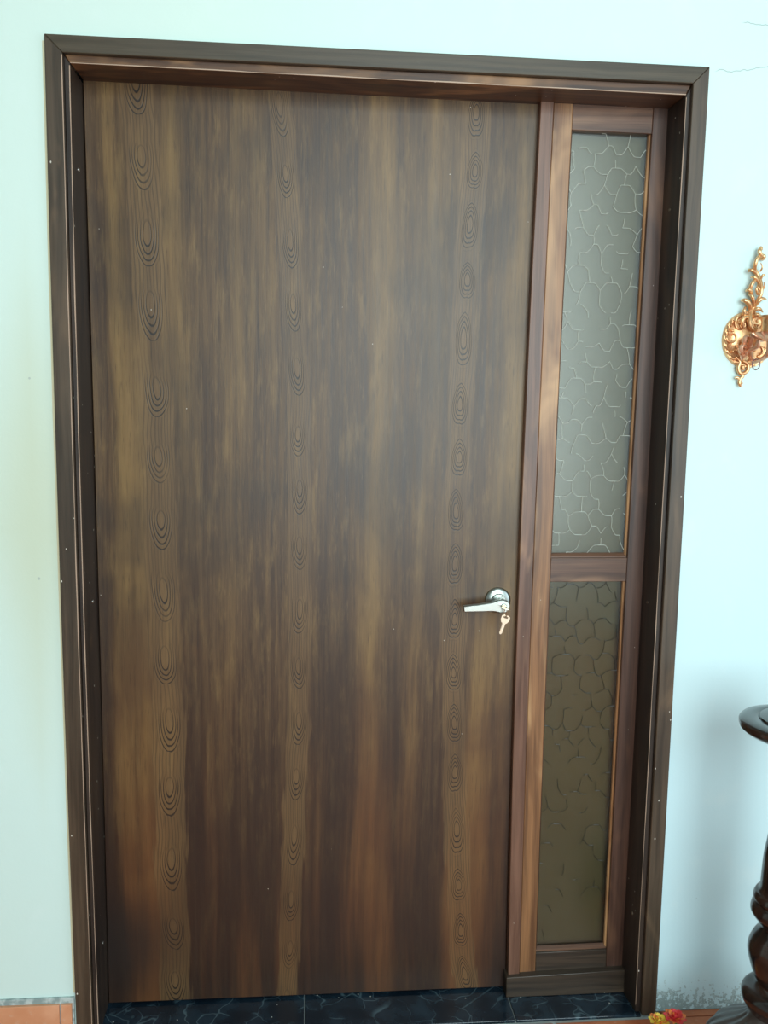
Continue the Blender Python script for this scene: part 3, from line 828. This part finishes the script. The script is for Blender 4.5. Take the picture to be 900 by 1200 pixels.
sil = [(905, 905), (906, 925), (908, 950), (903, 985), (899, 1005), (896.5, 1025), (894, 1045), (889.5, 1050), (887, 1056), (889, 1060), (886, 1064), (884, 1072), (888, 1079), (894, 1086), (893, 1092), (887, 1100), (881.5, 1112), (880.5, 1122), (883, 1135), (887, 1148), (890, 1153), (887, 1157), (878, 1162), (873.5, 1168), (874, 1176), (879, 1185)]
prof = [pr(a, b) for a, b in sil]
print('stand', NX, NZt, Rt, prof)
bm = bmesh.new()
top_z = NZt-.028
lp = [(.001, top_z), (.05, top_z)]+[(r, z) for r, z in prof]
def cr(P, n=5):
    out_ = []
    for i in range(len(P)-1):
        p0, p1, p2, p3 = [np.array(P[max(0, min(len(P)-1, i+q))]) for q in (-1, 0, 1, 2)]
        for k in range(n):
            t = k/n; out_.append(tuple(.5*(2*p1+(p2-p0)*t+(2*p0-5*p1+4*p2-p3)*t*t+(3*p1-p0-3*p2+p3)*t**3)))
    return out_+[tuple(P[-1])]
lathe(bm, [lp[0], lp[1]]+cr(lp[2:]), (NX, YN, 0), 64)
link('turned_column', bm, M_ebony, nx)
zb_ = prof[-1][1]; r0 = prof[-1][0]
bm = bmesh.new(); d0 = W(846, 1190, YN); rb = NX-d0.x
fp = cr([(r0*.80, zb_+.001), (r0*.86, zb_-.012), (r0*1.15, zb_-.035), (r0*1.75, zb_-.062), (r0*2.15, zb_-.085), (r0*2.35, zb_-.115), (r0*2.4, .07), (r0*2.5, .03), (r0*2.5, .0008)])+[(.02, .0008)]
rows = []
for r_, h_ in fp:
    fl = 1 if r_ > r0 and h_ > .06 else 0
    rows.append([(NX+r_*(1+.018*fl*math.cos(24*a))*math.cos(a), YN+r_*(1+.018*fl*math.cos(24*a))*math.sin(a), h_) for a in [2*math.pi*q/192 for q in range(192)]])
loft(bm, rows)
M_foot = Mat('grey brown foot wood', rough=.28, spec=.6).col((.085, .070, .064)).m  # one grey-brown tone over the whole foot
link('foot', bm, M_foot, nx, label='fluted greyish foot')

# ------------------------------------------------------------------ red and yellow cloth flower at the lower edge
M_pr = Mat('red petal', rough=.6).col((.72, .045, .05)).m; M_py = Mat('yellow petal', rough=.6).col((.80, .55, .06)).m
M_po = Mat('orange petal', rough=.6).col((.78, .20, .04)).m; M_gr = Mat('green leaf', rough=.6).col((.07, .16, .05)).m
YFw = -.12
def flower(px, py, mat, r, label):
    c = W(px, py, YFw); t = empty('artificial_flower', (c.x, c.y, 0.0), label=label, cat='flower')
    for ring_, (n, q, tilt) in enumerate(((9, 1.0, .25), (7, .75, .7), (5, .5, 1.15))):
        for k in range(n):
            a = 2*math.pi*k/n+ring_*.4; bm = bmesh.new(); rows = []
            for i in range(5):
                u = i/4; wdt = r*q*.42*math.sin(math.pi*(.12+.8*u)); rr = r*q*u
                ctr = Vector((math.cos(a)*rr*math.cos(tilt*u), math.sin(a)*rr*math.cos(tilt*u), rr*math.sin(tilt*.9)*1.0))
                sd = Vector((-math.sin(a), math.cos(a), 0))
                rows.append([c+ctr-sd*wdt+Vector((0, 0, .002)), c+ctr-Vector((0, 0, .0006)), c+ctr+sd*wdt+Vector((0, 0, .002)), c+ctr+Vector((0, 0, .0008))])
            loft(bm, rows); link('petal', bm, mat if (k+ring_) % 3 else M_po, t)
    bm = bmesh.new(); tube(bm, [(c.x, c.y, c.z), (c.x+.004, c.y, c.z*.5), (c.x, c.y, .001)], [.004, .003, .003], 8, 3); link('stem', bm, M_gr, t)
flower(791, 1194, M_pr, .026, 'red artificial flower at the foot of the right casing')
flower(772, 1198, M_py, .024, 'yellow artificial flower left of the red one on the tiles')
